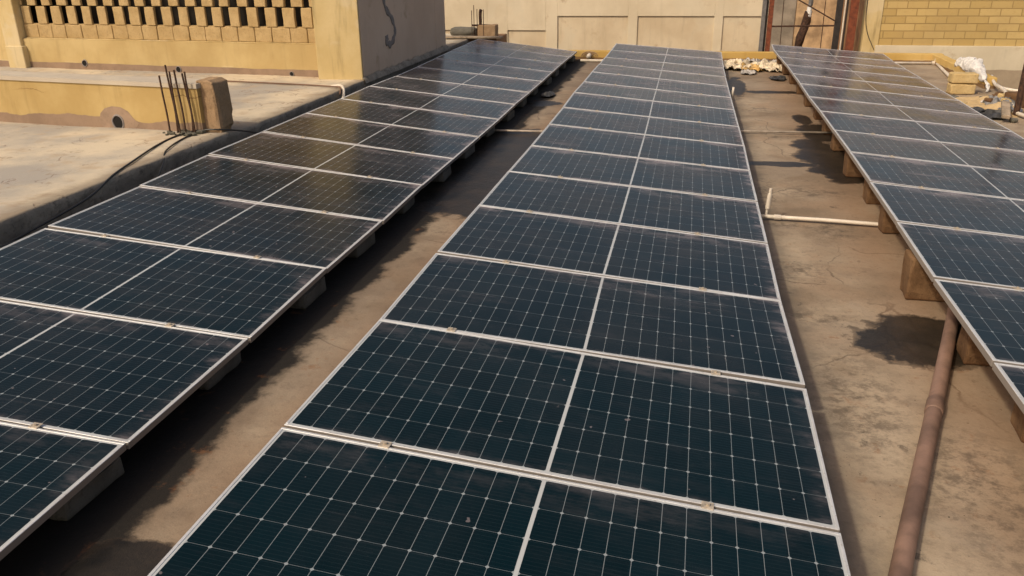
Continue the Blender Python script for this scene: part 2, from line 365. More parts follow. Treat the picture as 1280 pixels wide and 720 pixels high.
M['jali'] = mat_block('yellow_washed_brick', (.40, .285, .13), (.52, .39, .20), (.38, .27, .13))
M['stub'] = mat_block('weathered_formwork_concrete', (.33, .22, .12), (.40, .28, .17), (.25, .17, .1))
M['rust'] = plain('rusty_steel', (.055, .026, .014), .85, 0, .6, 25, .4)
M['rust_red'] = plain('red_oxide_steel', (.16, .042, .016), .8, 0, .35, 12, .3)
M['steel_grey'] = plain('grey_steel', (.16, .155, .15), .6, .3, .25, 10)
M['steel_dark'] = plain('dark_steel', (.022, .018, .015), .7, 0, .4, 12)
M['side_brick'] = plain('brown_side_render', (.27, .15, .07), .92, 0, .35, 3, .5)
M['orange'] = plain('orange_stained_plaster', (.44, .31, .18), .92, 0, .35, 3, .5)
M['grey_plaster'] = plain('grey_damp_plaster', (.27, .235, .185), .92, 0, .3, 2.5, .4)
M['pvc'] = plain('white_pvc', (.66, .60, .50), .5, 0, .15, 6, .05)
M['pvc_brown'] = plain('mud_coloured_pipe', (.20, .125, .09), .6, 0, .4, 4, .2)
M['pvc_dull'] = plain('dirty_pvc', (.36, .31, .25), .7, 0, .35, 6, .1)
M['black'] = plain('black_cable', (.012, .012, .012), .5, 0, .2)
M['hole'] = plain('hole_shade_black', (.006, .005, .004), .95, 0, .2)
M['cable_brown'] = plain('brown_cable', (.14, .08, .05), .8)
M['patch'] = plain('grey_mortar', (.22, .20, .19), .9, 0, .2, 12, .3)
M['dark_room'] = plain('interior_shade_black', (.02, .015, .01), .95)  # near-black stands in for an unlit interior
M['ground'] = plain('distant_ground', (.2, .16, .11), .95, 0, .3, .3)
M['wood'] = plain('weathered_timber', (.30, .24, .17), .85, 0, .35, 9, .3)
M['sand'] = mat_block('sand_heap', (.52, .39, .2), (.62, .48, .27), (.45, .3, .15))
M['tarp'] = plain('grey_tarp', (.20, .20, .20), .55, 0, .5, 7, .3)
M['tarp_dark'] = plain('black_tarp', (.04, .04, .04), .5, 0, .5, 9, .3)
M['white_cloth'] = plain('white_sack', (.62, .61, .58), .8, 0, .15, 9, .3)
M['plastic_a'] = plain('dirty_white_plastic', (.60, .52, .38), .6, 0, .35, 11, .4)
M['plastic_b'] = plain('grey_plastic_sheet', (.36, .34, .31), .5, 0, .5, 11, .4)
M['plastic_c'] = plain('yellowed_plastic', (.45, .29, .10), .6, 0, .5, 11, .4)
SEAMS = {
 0: [[-0.0142, 1.4827, 0.3288, -0.087], [-0.0033, 2.5523, 0.3162, -0.0873], [0.0076, 3.6219, 0.3036, -0.0876], [-0.0058, 4.6916, 0.2909, -0.0871], [0.0, 5.7612, 0.2854, -0.0859], [0.0018, 6.8308, 0.2814, -0.0839], [0.0039, 7.9004, 0.2742, -0.079], [0.0086, 8.97, 0.2791, -0.084], [0.0035, 10.0396, 0.2745, -0.0864], [-0.0051, 11.1092, 0.2851, -0.0911], [-0.0044, 12.1788, 0.2714, -0.0886], [-0.0087, 13.2484, 0.2709, -0.0928], [-0.0095, 14.318, 0.2601, -0.0865], [-0.0095, 15.3877, 0.2576, -0.078], [-0.0024, 16.4573, 0.2721, -0.072], [0.0013, 17.5269, 0.2912, -0.0706]],
 1: [[-2.8851, 1.5837, 0.2515, -0.0597], [-2.8832, 2.6533, 0.2541, -0.069], [-2.8813, 3.7229, 0.2566, -0.0782], [-2.886, 4.7925, 0.2745, -0.0852], [-2.8808, 5.8621, 0.2796, -0.095], [-2.8884, 6.9318, 0.2909, -0.1011], [-2.8911, 8.0014, 0.2868, -0.1057], [-2.8847, 9.071, 0.2901, -0.1042], [-2.8911, 10.1406, 0.286, -0.1046], [-2.901, 11.2102, 0.2904, -0.1031], [-2.8956, 12.2798, 0.283, -0.0946], [-2.89, 13.3494, 0.2906, -0.0933], [-2.8917, 14.419, 0.3008, -0.0989], [-2.8876, 15.4886, 0.3142, -0.1014], [-2.8861, 16.5582, 0.3164, -0.1098], [-2.8929, 17.6278, 0.3085, -0.1187]],
 2: [[2.9231, 2.7235, 0.2556, -0.073], [2.9276, 3.7931, 0.2527, -0.0757], [2.9322, 4.8626, 0.2498, -0.0783], [2.9496, 5.9322, 0.255, -0.083], [2.9644, 7.0018, 0.2573, -0.0874], [2.9769, 8.0714, 0.2604, -0.0923], [2.988, 9.1409, 0.2544, -0.0911], [2.9875, 10.2105, 0.2669, -0.0875], [2.9881, 11.2801, 0.2598, -0.089], [2.9989, 12.3496, 0.2673, -0.0906], [3.0137, 13.4192, 0.2588, -0.0938], [3.0163, 14.4888, 0.2654, -0.091], [3.0111, 15.5584, 0.267, -0.0843], [3.0136, 16.6279, 0.2644, -0.074], [3.0485, 17.6975, 0.2734, -0.0667]],
}
# ================================================================ SETTING
RX0, RX1, RY0, RY1 = -4.30, 5.25, -4.0, 18.05
def wave(x, y): return .006*mnoise.noise(Vector((x*.8, y*.8, 3)))+.002*mnoise.noise(Vector((x*4, y*4, 1)))
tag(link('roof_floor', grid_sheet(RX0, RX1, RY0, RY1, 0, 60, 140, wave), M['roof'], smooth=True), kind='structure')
bm = bmesh.new(); box(bm, RX0-12, RX1, RY0, RY1+1.3, -3.4, -.03)
tag(link('building_below', bm, M['yellow_back']), kind='structure')
bm = bmesh.new(); box(bm, -400, 400, -400, 500, -3.5, -3.42)
tag(link('ground', bm, M['ground']), kind='structure')
# raised roof on the left
def ragged(x, y):
    return .010*mnoise.noise(Vector((x*1.1, y*1.1, 5)))+.004*mnoise.noise(Vector((x*5, y*5, 2)))-(.02 if y > 8 else 0)
bm = grid_sheet(-16, -4.30, -4.0, 19.35, .395, 90, 170, ragged)
rim_v = sorted([v for v in bm.verts if v.co.x > -4.301], key=lambda v: v.co.y)
prev = None
for v in rim_v: v.co.x += .02*mnoise.noise(Vector((0, v.co.y*2.2, 9)))+.012*mnoise.noise(Vector((0, v.co.y*9, 2)))
for v in rim_v:   # rounded lip and uneven side going down
    col_ = [v]
    for k, (dx, z) in enumerate([(.018, -.012), (.026, -.05), (.012, -.12), (.02, -.2), (.03, -.30), (.05, -.42)]):
        n_ = .012*mnoise.noise(Vector((k*1.3, v.co.y*4, 4)))
        col_.append(bm.verts.new((v.co.x+dx+n_, v.co.y, v.co.z+z)))
    if prev:
        for k in range(len(col_)-1):
            f = bm.faces.new((prev[k], prev[k+1], col_[k+1], col_[k]))
            if k > 0: f.material_index = 1
    prev = col_
tag(link('raised_roof_floor', bm, smooth=True, mats=[M['pale'], M['ledge']]), kind='structure')

# ================================================================ SOLAR PANELS
PW, PD, PH = 2.094, 1.053, .035
def frame_mesh():
    bm = bmesh.new(); l = .012
    for (x0, x1, y0, y1) in [(-PW/2, PW/2, -PD/2, -PD/2+l), (-PW/2, PW/2, PD/2-l, PD/2), (-PW/2, -PW/2+l, -PD/2+l+.0004, PD/2-l-.0004), (PW/2-l, PW/2, -PD/2+l+.0004, PD/2-l-.0004)]:
        box(bm, x0, x1, y0, y1, -PH, 0, .0015, 1)
    for (x0, x1, y0, y1) in [(-PW/2+.013, PW/2-.013, -PD/2+l+.001, -PD/2+.03), (-PW/2+.013, PW/2-.013, PD/2-.03, PD/2-l-.001)]:
        box(bm, x0, x1, y0, y1, -PH+.001, -PH+.003)   # bottom flange
    return bm
def sheet(z, l=.0118):
    bm = bmesh.new(); vs = [bm.verts.new(p) for p in ((-PW/2+l, -PD/2+l, z), (PW/2-l, -PD/2+l, z), (PW/2-l, PD/2-l, z), (-PW/2+l, PD/2-l, z))]; bm.faces.new(vs); return bm
def clamp_mesh():
    bm = bmesh.new(); g = .008
    box(bm, -.022, .022, -.021, .021, .0006, .0042, .0012)
    box(bm, -.018, .018, -g+.001, g-.001, -.03, .0012)
    r = bmesh.ops.create_cone(bm, segments=6, radius1=.0075, radius2=.0075, depth=.007, cap_ends=True)
    for v in r['verts']: v.co.z += .0085
    return bm
proto = empty('solar_panel', (0, 0, 0), 'x', 'solar panel')
link('frame', frame_mesh(), M['frame'], proto)
link('cell_sheet', sheet(-.002), M['cell'], proto)
link('backsheet', sheet(-.006, .0122), M['backsheet'], proto)
for s in (-1, 1):
    c = link('mid_clamp', clamp_mesh(), M['clamp'], proto); c.location = (s*.60, PD/2+.0085, 0)
def copy_tree(o, parent=None):
    c = o.copy(); COL.objects.link(c); c.parent = parent
    for ch in list(o.children): copy_tree(ch, c)
    return c
ORD = ['first', 'second', 'third', 'fourth', 'fifth', 'sixth', 'seventh', 'eighth', 'ninth', 'tenth', 'eleventh', 'twelfth', 'thirteenth', 'fourteenth', 'fifteenth']
ROWN = {0: 'middle', 1: 'left', 2: 'right'}
random.seed(4)
first = True; RAILS = {}
for row, S in SEAMS.items():
    N = len(S)-1; RAILS[row] = []
    for k in range(N):
        a, b_ = Vector(S[k][:3]), Vector(S[k+1][:3]); t = (S[k][3]+S[k+1][3])/2
        yv = (b_-a).normalized(); xv = Vector((math.cos(t), 0, math.sin(t))); xv = (xv-yv*xv.dot(yv)).normalized(); zv = xv.cross(yv)
        o = proto if first else copy_tree(proto); first = False
        mt = Matrix((xv, yv, zv)).transposed().to_4x4(); mt.translation = (a+b_)/2
        if k == N-1:
            for ch in list(o.children):
                if ch.name.startswith('mid_clamp'): bpy.data.objects.remove(ch)
        else:
            for ch in o.children:
                if ch.name.startswith('mid_clamp'):
                    ch.location.x += random.uniform(-.05, .05); ch.rotation_euler = (0, 0, random.uniform(-.06, .06))
        o.matrix_world = mt
        where = 'nearest the viewer' if k == 0 else ('last at the far end' if k == N-1 else ORD[k]+' from the near end')
        look = 'dark teal' if k < 3 else ('blue-black' if k < 6 else 'dusty grey-blue')
        tag(o, '%s solar panel in the %s row, %s' % (look, ROWN[row], where), 'solar panel', 'solar panels bolted together in three long rows')
        RAILS[row].append((a, t)); 
    RAILS[row].append((Vector(S[N][:3]), S[N][3]))
# rails under each row
for row, P_ in RAILS.items():
    for s in (-1, 1):
        bm = bmesh.new(); prev = None
        for a, t in P_:
            zc = -PH-.003
            p = a+Vector((math.cos(t)*s*.6, 0, math.sin(t)*s*.6))
            q = [p+Vector((dx, 0, zc+dz)) for dx, dz in ((-.02, 0), (.02, 0), (.02, -.045), (-.02, -.045))]
            q = [bm.verts.new(v) for v in q]
            if prev:
                for i in range(4): bm.faces.new((prev[i], q[i], q[(i+1) % 4], prev[(i+1) % 4]))
            else: bm.faces.new(q)
            prev = q
        bm.faces.new(prev[::-1])
        tag(link('mounting_rail', bm, M['rail']), 'galvanised mounting rail under the %s half of the %s solar row' % ('left' if s < 0 else 'right', ROWN[row]), 'rail', 'rails under the solar rows')

# ================================================================ BLOCKS UNDER THE ROWS
blk = {}
def block(key, dims, loc, rz, mat, label, group, seed=0):
    kk = (key, seed % 3)
    if kk in blk:
        o = blk[kk].copy(); COL.objects.link(o)
    else:
        o = link('concrete_block', rough_block(*dims, .006, 5, seed, .014, .12), mat, smooth=False); blk[kk] = o
    o.location = loc; o.rotation_euler = (0, 0, rz)
    return tag(o, label, 'block', group)
S = SEAMS['L' if 'L' in SEAMS else 1]
for k in range(1, len(S)):
    x, y, z, t = S[k]
    zl = .105
    block('lr%d' % (k//4), (.20, .36, zl), (-1.985-.02*(k % 3), y-.16+random.uniform(-.05, .05), 0), random.uniform(-.06, .06), M['block_grey'],
          'grey block under the right edge of the left row, %s from near' % ORD[k-1], 'blocks under the left row', k)
S = SEAMS[2]
RB = [(2.02, 3.63), (1.99, 4.42), (1.88, 5.33), (2.00, 6.72), (2.03, 7.56), (2.01, 8.52), (2.05, 9.67), (2.08, 10.6), (2.10, 11.6), (2.09, 12.6), (2.1, 13.7), (2.1, 14.8), (2.08, 15.9), (2.08, 17.1)]
def row_z(S, y):
    for a, b_ in zip(S, S[1:]):
        if a[1] <= y <= b_[1] or b_ is S[-1]:
            f = (y-a[1])/(b_[1]-a[1]); return [a[i]+(b_[i]-a[i])*f for i in range(4)]
for k, (x, y) in enumerate(RB):
    q = row_z(S, y+.1); top = q[2]-q[3]*-1*0+math.sin(-q[3])*(q[0]-(x+.16))-PH-.008
    block('rr%d' % k, (.34, .20, top), (x+.17, y+.10, 0), random.uniform(-.05, .05), M['block_brown'],
          'brown block under the left edge of the right row, %s from near' % ORD[k], 'blocks under the right row', k)
S = SEAMS[0]
for k in range(2, len(S), 2):
    x, y, z, t = S[k]
    for s, nm in ((-1, 'left'), (1, 'right')):
        zz = z+math.sin(t)*s*.78-PH-.008
        block('mr%d%d' % (s, k), (.20, .36, zz), (x+s*.80, y-.15, 0), random.uniform(-.05, .05), M['block_grey'],
              'grey block under the %s side of the middle row, %s from near' % (nm, ORD[k//2-1]), 'blocks under the middle row', k)

# ================================================================ LEFT: LOW YELLOW WALL, COLUMN STUB, JALI WALL, STAIR TOWER
def basis(a, b_, z):   # object matrix: +X runs from a to b, +Y to the rear (away from the camera)
    a, b_ = Vector((a[0], a[1], 0)), Vector((b_[0], b_[1], 0)); u = (b_-a).normalized()
    return a+Vector((0, 0, z)), math.atan2(u.y, u.x), (b_-a).length
def ring_hole(parent, x, z, r, y=0):
    bm = bmesh.new(); n = 24; prev = None; A = []
    for k in range(n):
        t = 2*math.pi*k/n; j = 1+.10*mnoise.noise(Vector((math.cos(t)*1.3, math.sin(t)*1.3, x)))
        A.append([bm.verts.new((x+math.cos(t)*r*q*j, y+dy, z+math.sin(t)*r*q*j)) for q, dy in ((1.22, -.001), (1.16, -.010), (.98, -.012), (.93, .0), (.93, .0))])
    for k in range(n):
        B = A[(k+1) % n]
        for i in range(3): bm.faces.new((A[k][i], B[i], B[i+1], A[k][i+1]))
    o = link('drain_hole', bm, M['patch'], parent, smooth=True)
    bm = bmesh.new(); bm.faces.new([bm.verts.new((x+math.cos(2*math.pi*k/n)*r*.99, y-.003, z+math.sin(2*math.pi*k/n)*r*.99)) for k in range(n)])  # flat black disc painted as the shade inside the hole
    link('hole_dark_disc', bm, M['hole'], o)
    return o
# low wall; local frame x from the left end (-) to the right end
loc, rz, L = basis((-12.0, 8.845), (-4.50, 7.816), .36)
lw_ = empty('low_wall', loc, 'low yellow plastered wall with brown skirting and a round drain hole', 'wall', None, rz)
bm = bmesh.new(); box(bm, 0, L, 0, .30, -.05, .495)
link('wall_body', bm, M['yellow'], lw_)
bm = grid_sheet(-.02, L+.01, -.015, .33, .54, 90, 5, lambda x, y: .008*mnoise.noise(Vector((x*1.5, y*3, 1)))+.004*mnoise.noise(Vector((x*7, y*7, 4))))
r = bmesh.ops.extrude_face_region(bm, geom=bm.faces[:]); [setattr(v.co, 'z', .496) for v in r['geom'] if isinstance(v, bmesh.types.BMVert)]
bmesh.ops.recalc_face_normals(bm, faces=bm.faces[:])
link('coping', bm, M['coping'], lw_)
ring_hole(lw_, L-1.105, .095, .072)
# mortar patch around the drain
bm = bmesh.new(); pts = [(-.26, 0), (-.22, .10), (-.15, .16), (-.05, .19), (.07, .185), (.16, .14), (.22, .06), (.28, 0), (.2, -.09), (-.2, -.09)]
bm.faces.new([bm.verts.new((L-1.105+x, -.0025, .095+z*.9)) for x, z in pts][::-1])
M['skirt'] = plain('skirting_mortar', (.30, .215, .15), .92, 0, .18, 5, .2)
link('mortar_patch', bm, M['skirt'], lw_)
# column stub with bars
cs = empty('column_stub', (-4.5, 8.0, .37), 'broken brown concrete column stub beside six rusty rods at the low wall end', 'column stub')
bm = rough_block(.25, .30, .56, .010, 7, 5, .012, .25)
for v in bm.verts:
    v.co.x += .06; v.co.y += .02
    f = v.co.z/.56; v.co.x += -.03*f*(v.co.x-.06)/.125
    if v.co.z > .5 and v.co.x > .10: v.co.z -= (v.co.x-.10)*.6
link('concrete', bm, M['stub'], cs)
bars = [(-.335, -.26, .62), (-.28, -.21, .72), (-.225, -.24, .66), (-.15, -.27, .68), (-.105, -.21, .64), (-.055, -.24, .66)]
for i, (x, y, h) in enumerate(bars):
    bm = bmesh.new(); ln = [.0, .012, -.014, .006, .02, -.01][i]
    tube(bm, smooth_path([(x, y, -.03), (x+ln, y, h*.35), (x-.012+ln*.5, y, h*.7), (x-.025, y+.01, h)], 4), .0095, 8)
    link('reinforcing_bar', bm, M['rust'], cs)
bm = bmesh.new()
random.seed(11)
for i in range(34):
    s_ = random.uniform(.012, .045); x, y = random.uniform(-.42, .0), random.uniform(-.36, -.16)
    b2 = rough_block(s_*1.4, s_, s_*.7, s_*.15, 1, i, s_*.15); Mx = Matrix.Translation((x, y, 0)) @ Matrix.Rotation(random.uniform(0, 6), 4, 'Z')
    me = bpy.data.meshes.new('t'); b2.transform(Mx); b2.to_mesh(me); b2.free(); bm.from_mesh(me); bpy.data.meshes.remove(me)
tag(link('rubble_bits', bm, M['block_grey']), kind='stuff', label='small broken mortar crumbs round the foot of the rusty rods', cat='rubble').location = (-4.5, 8.0, .40)

# jali (pierced brick) wall. local x from left to right, y to the rear
loc, rz, L = basis((-13.0, 12.951), (-5.02, 12.102), .375)
jw = empty('lattice_wall', loc, 'yellow wall with a pierced brick screen above its plastered base', 'wall', None, rz)
xr = L-.03; xl = L-5.72            # recess between the pilasters
bm = bmesh.new(); box(bm, xl, xr, 0, .25, -.05, .475, 0); link('plinth', bm, M['yellow_back'], jw)
bm = bmesh.new(); box(bm, xl, xr, .035, .25, .476, .488, .003)
link('ledge', bm, M['yellow_pale'], jw)
bm = bmesh.new(); box(bm, xr+.001, L+.60, -.03, .26, -.06, 2.5, .01); link('pilaster', bm, M['yellow_pale'], jw)
bm = bmesh.new(); box(bm, xl-.35, xl-.001, -.06, .26, -.06, 2.5, .01); box(bm, xl-.30-.02, xl+.05, -.10, .02, -.055, .36, .01); link('pilaster', bm, M['yellow_pale'], jw)
bm = bmesh.new(); box(bm, xl-4, xl-.351, -.0, .26, -.05, 2.5); link('wall_panel', bm, M['yellow_back'], jw)
bm = bmesh.new(); random.seed(8)
x = xl+.005; i = 0
while x < xr-.02:                  # solid course
    wd = min(random.uniform(.29, .33), xr-.003-x)
    box(bm, x, x+wd-.010, .075+random.uniform(-.006, .006), .24, .489, .705, .010, 2); x += wd; i += 1
z = .712; shift = 0
for c_ in range(5):                # openwork courses
    h = .298; x = xl+.02+(.0 if c_ % 2 == 0 else -.158)
    while x < xr-.03:
        wd = random.uniform(.170, .205); x0 = max(x, xl+.003); x1 = min(x+wd, xr-.003)
        if x1-x0 > .03: box(bm, x0, x1, .07+random.uniform(-.010, .012), .122, z, z+h-.012, .011, 2)
        x += .316
    z += h
bmesh.ops.subdivide_edges(bm, edges=[e for e in bm.edges if e.calc_length() > .1], cuts=2, use_grid_fill=True)
for v in bm.verts: v.co += mnoise.noise_vector(v.co*11)*.007
link('brick_screen', bm, M['jali'], jw)
bm = bmesh.new(); box(bm, xl, xr, .10, .22, .489, .72); link('mortar_core', bm, M['jali'], jw)
bm = bmesh.new()
box(bm, xl-.3, xr+.3, .9, 1.0, -.05, 2.5); box(bm, xl-.3, xl-.2, .27, .9, -.05, 2.5); box(bm, xr+.2, xr+.3, .27, .9, -.05, 2.5); box(bm, xl-.3, xr+.3, .0, 1.0, 2.505, 2.62)
box(bm, xl-.2, xr+.2, .26, .9, -.02, .0)
link('unseen_shed', bm, M['dark_room'], jw)  # unseen box added behind the screen, near-black to keep its openings dark
for (hx, hz, hr) in [(xr-4.47, .10, .050), (xr-2.6, .045, .045), (xr-.52, .035, .032)]: ring_hole(jw, hx, hz, hr)
bm = bmesh.new(); tube(bm, smooth_path([(L+.17, -.034, 1.35), (L+.165, -.036, 1.1), (L+.16, -.034, .93), (L+.17, -.034, .90)], 5), .006, 6); link('hook', bm, M['rust'], jw)

# stair tower
tw = empty('stair_tower', (-4.30, 11.95, .36), 'tan rendered stair tower wall with a grey mortar squiggle, left of the far panels', 'building')
bm = bmesh.new(); box(bm, -.70, -.005, .003, 3.80, -.04, 2.5, .012, 2); link('wall', bm, M['tower_side'], tw)
bm = bmesh.new(); box(bm, -.70, -.001, 3.803, 4.46, -.04, 2.5, .012, 2); link('end_pilaster', bm, M['tower_side'], tw)
bm = bmesh.new(); box(bm, -.72, -.012, -.04, .000, -.04, 2.5, .012, 2); link('front_face', bm, M['yellow_pale'], tw)
bm = bmesh.new(); box(bm, -.68, -.005, 3.5, 4.4, 2.501, 2.56); box(bm, -.8, .08, -.12, 4.55, 2.562, 2.68, .01); link('roof_slab', bm, M['tower_side'], tw)
bm = bmesh.new()
sq = smooth_path([(-.003, 1.05, 1.35), (-.003, 1.05, 1.12), (-.003, 1.13, .95), (-.003, 1.36, .80), (-.003, 1.49, .62), (-.003, 1.42, .48), (-.003, 1.24, .40), (-.003, 1.10, .44), (-.003, 1.08, .55)], 7)
tube(bm, sq, .055, 8, True, [.052+.014*math.sin(i*.9)+(.03 if i > len(sq)-9 else 0) for i in range(len(sq))])
for v in bm.verts: v.co.x = -.003+v.co.x*.10 if v.co.x > -.003 else v.co.x*.1
link('mortar_repair', bm, M['patch'], tw, smooth=True)
bm = bmesh.new(); b2 = []
for k in range(60):
    y = -.1+k*.078; b2.append([bm.verts.new(p) for p in ((-.006, y, .05+.03*mnoise.noise(Vector((0, y*3, 0)))), (.03+.015*mnoise.noise(Vector((3, y*4, 0))), y, .03), (.055+.015*mnoise.noise(Vector((7, y*4, 0))), y, -.03))])
for A, B in zip(b2, b2[1:]):
    for i in range(2): bm.faces.new((A[i], A[i+1], B[i+1], B[i]))
link('mortar_fillet', bm, M['ledge'], tw, smooth=True)

# plank and cables on the raised floor
bm = rough_block(.62, .10, .03, .003, 3, 2, .005); o = link('plank', bm, M['wood']); o.location = (-7.25, 11.2, .385); o.rotation_euler = (0, .0, .62)
tag(o, 'short weathered plank lying on the pale floor behind the low yellow wall', 'plank')
bm = bmesh.new(); tube(bm, smooth_path([(-12, 12.0, .395), (-9.5, 11.75, .395), (-7.4, 11.60, .395), (-6, 11.38, .395), (-5, 11.22, .395), (-4.42, 11.05, .40), (-4.28, 10.96, .40), (-4.22, 10.8, .34)], 6), .011, 6)
tag(link('thin_cable', bm, M['cable_brown']), 'thin brown cable running across the pale floor to the stair tower corner', 'cable')
bm = bmesh.new(); tube(bm, smooth_path([(-4.52, 11.22, .375), (-4.38, 11.16, .40), (-4.27, 11.04, .39), (-4.20, 10.86, .30), (-4.18, 10.7, .2)], 6), .02, 8)
tag(link('bent_pipe', bm, M['pvc']), 'short white bent pipe over the ledge at the tower corner', 'pipe')
bm = bmesh.new(); tube(bm, smooth_path([(-4.0, 8.25, .30), (-4.15, 8.1, .37), (-4.35, 7.87, .43), (-4.6, 7.80, .42), (-4.68, 7.55, .405), (-4.60, 7.1, .405), (-4.42, 6.5, .41), (-4.30, 6.05, .40), (-4.22, 5.6, .33), (-4.20, 4.9, .27), (-4.2, 4.2, .22)], 6), .009, 6)
tag(link('black_cable', bm, M['black']), 'thick black cable looping past the rusty rods and down the ledge', 'cable')
bm = bmesh.new(); tube(bm, smooth_path([(-4.55, 7.72, .41), (-4.52, 7.4, .405), (-4.38, 6.95, .405), (-4.25, 6.7, .36), (-4.16, 6.4, .25), (-4.12, 6.1, .15)], 6), .008, 6)
tag(link('black_cable', bm, M['black']), 'shorter black cable dropping over the ledge below the rusty rods', 'cable')
bm = bmesh.new(); tube(bm, smooth_path([(-4.19, 3.6, .30), (-4.14, 4.6, .27), (-4.10, 5.6, .22), (-4.08, 6.6, .2), (-4.08, 7.4, .2)], 6), .013, 6)
tag(link('black_cable', bm, M['black']), 'long black cable lying straight along the foot of the grey ledge', 'cable')

# ================================================================ REAR: PARAPET, PIPES, WALLS
bm = bmesh.new()
def rag_box(x0, x1, y0, y1, z0, z1, n=40):
    vs = box(bm, x0, x1, y0, y1, z0, z1, .012, 2)
rag_box(-3.3, 5.25, 17.9, 18.06, -.04, .175); rag_box(5.03, 5.22, 14.65, 17.898, -.04, .172)
bmesh.ops.subdivide_edges(bm, edges=[e for e in bm.edges if e.calc_length() > .5], cuts=30)
for v in bm.verts: v.co += mnoise.noise_vector(v.co*4)*.006
tag(link('parapet', bm, M['parapet']), 'low ochre parapet curb closing the far end and right side of the roof', 'parapet')
bm = bmesh.new(); n = 26
for k in range(3):
    tube(bm, [(-1.62+.17*math.cos(t)*(1-k*.25), 17.898-.004*k, .06+.10*math.sin(t)*(1-k*.25)) for t in [math.pi*(j/(n-1)) for j in range(n)]], .010, 6)

tag(link('mortar_surround', bm, M['stub']), 'dark mortar ring around the pipe outlet in the far parapet', 'mortar')
def pipe(name, pts, r, mat, label, group=None, n=1, cat='pipe', seg=10):
    bm = bmesh.new(); tube(bm, smooth_path(pts, n) if n > 1 else pts, r, seg)
    o = link(name, bm, M[mat], smooth=True)
    return tag(o, label, cat, group)
pipe('water_pipe', [(-1.62, 17.92, .09), (-1.62, 17.70, .08)], .045, 'pvc', 'short white pipe outlet poking from the mortar ring in the parapet')
rp_ = pipe('water_pipe', [(-1.75, 17.42, .035), (1.1, 17.40, .035), (3.0, 17.5, .035), (5.03, 17.62, .035), (5.06, 17.58, .035), (4.93, 16.6, .035), (4.80, 15.6, .035), (4.72, 14.9, .035)], .026, 'pvc', 'long white water pipe along the far parapet turning forward at the corner')
bm = bmesh.new(); tube(bm, [(4.98, 17.62, .035), (5.09, 17.63, .035)], .038, 10); tube(bm, [(5.055, 17.62, .02), (5.055, 17.62, .12)], .03, 10); link('elbow', bm, M['pvc'], rp_)
p7 = pipe('water_pipe', [(.95, 6.97, .030), (1.6, 6.93, .030), (2.05, 6.88, .028), (2.5, 6.85, .03)], .0165, 'pvc', 'white water pipe crossing the right gap beside the upright riser')
bm = bmesh.new(); tube(bm, [(1.20, 6.955, .03), (1.255, 6.952, .03)], .022, 10); tube(bm, [(1.275, 6.95, .03), (1.285, 6.95, .03)], .0185, 10); link('coupling', bm, M['pvc'], p7)
bm = bmesh.new(); tube(bm, [(1.135, 6.965, .03), (1.14, 6.968, .10)], .010, 8); tube(bm, [(1.14, 6.968, .095), (1.152, 6.985, .22)], .018, 10); tube(bm, [(1.152, 6.985, .22), (1.155, 6.99, .265)], .012, 8); link('riser', bm, M['pvc'], p7)
p10 = pipe('water_pipe', [(-2.6, 10.15, .03), (-1.2, 10.2, .03), (1.1, 10.55, .03), (2.2, 10.6, .03)], .013, 'pvc_dull', 'thin pale pipe crossing under the rows farther back')
bm = bmesh.new(); tube(bm, [(1.09, 13.0, .02), (1.10, 13.0, .20)], .016, 8); tag(link('pipe_riser', bm, M['pvc'], smooth=True), 'short white upright pipe stub at the far right edge of the middle row', 'pipe')
pb = pipe('drain_pipe', [(2.75, 7.2, .045), (2.45, 6.2, .044), (2.09, 5.05, .043), (1.66, 3.75, .043), (1.26, 2.55, .043), (.9, 1.4, .045)], .037, 'pvc_brown', 'thick mud brown drain pipe lying on the floor beside the right row', n=6, seg=18)

bm = bmesh.new(); a_ = Vector((1.66, 3.75, .043)); d_ = (Vector((1.26, 2.55, .043))-a_).normalized(); a_ = Vector((2.09, 5.05, .043))+(a_-Vector((2.09, 5.05, .043)))*.93
tube(bm, [a_-d_*.06, a_-d_*.055, a_+d_*.055, a_+d_*.06], .041, 18, True, [.038, .0415, .0415, .038]); link('socket', bm, M['pvc_brown'], pb, smooth=True)
# crumpled sheets
def crumple(name, cx, cy, cz, sx, sy, h, seed, mat, label, cat, n=34, rz=0, group=None, drape=None):
    s = Vector((seed*7.3, seed*2.1, seed)); 
    def f(x, y):
        e = max(0, 1-((x/sx*2)**2+(y/sy*2)**2)*.62)
        a = abs(mnoise.noise(Vector((x*7, y*7, 0))+s))*1.5+abs(mnoise.noise(Vector((x*17, y*17, 4))+s))*.5
        return h*(e**.6)*(.25+a)
    bm = grid_sheet(-sx/2, sx/2, -sy/2, sy/2, 0, n, n, f)
    for v in bm.verts:
        q = mnoise.noise_vector(Vector((v.co.x*6, v.co.y*6, 2))+s); v.co.x += q.x*sx*.16; v.co.y += q.y*sy*.16
        v.co.z += .004+mnoise.noise(v.co*23+s)*h*.12
        if drape: v.co.z += drape(v.co.x, v.co.y)
        v.co.z = min(max(v.co.z, .004), h*1.25)
    kill = [f_ for f_ in bm.faces if ((f_.calc_center_median().x/sx*2)**2+(f_.calc_center_median().y/sy*2)**2) > .95+.5*mnoise.noise(f_.calc_center_median()*6+s)]
    bmesh.ops.delete(bm, geom=kill, context='FACES')
    r = bmesh.ops.extrude_face_region(bm, geom=bm.faces[:])
    for v in r['geom']:
        if isinstance(v, bmesh.types.BMVert): v.co.z += .0025
    o = link(name, bm, M[mat], smooth=False); o.location = (cx, cy, cz); o.rotation_euler = (0, 0, rz)
    return tag(o, label, cat, group)
crumple('plastic_sheet', 1.32, 16.75, .0, .60, .95, .15, 1, 'plastic_a', 'crumpled dirty white plastic sheet heaped against the parapet, left end of the heap', 'plastic sheet')
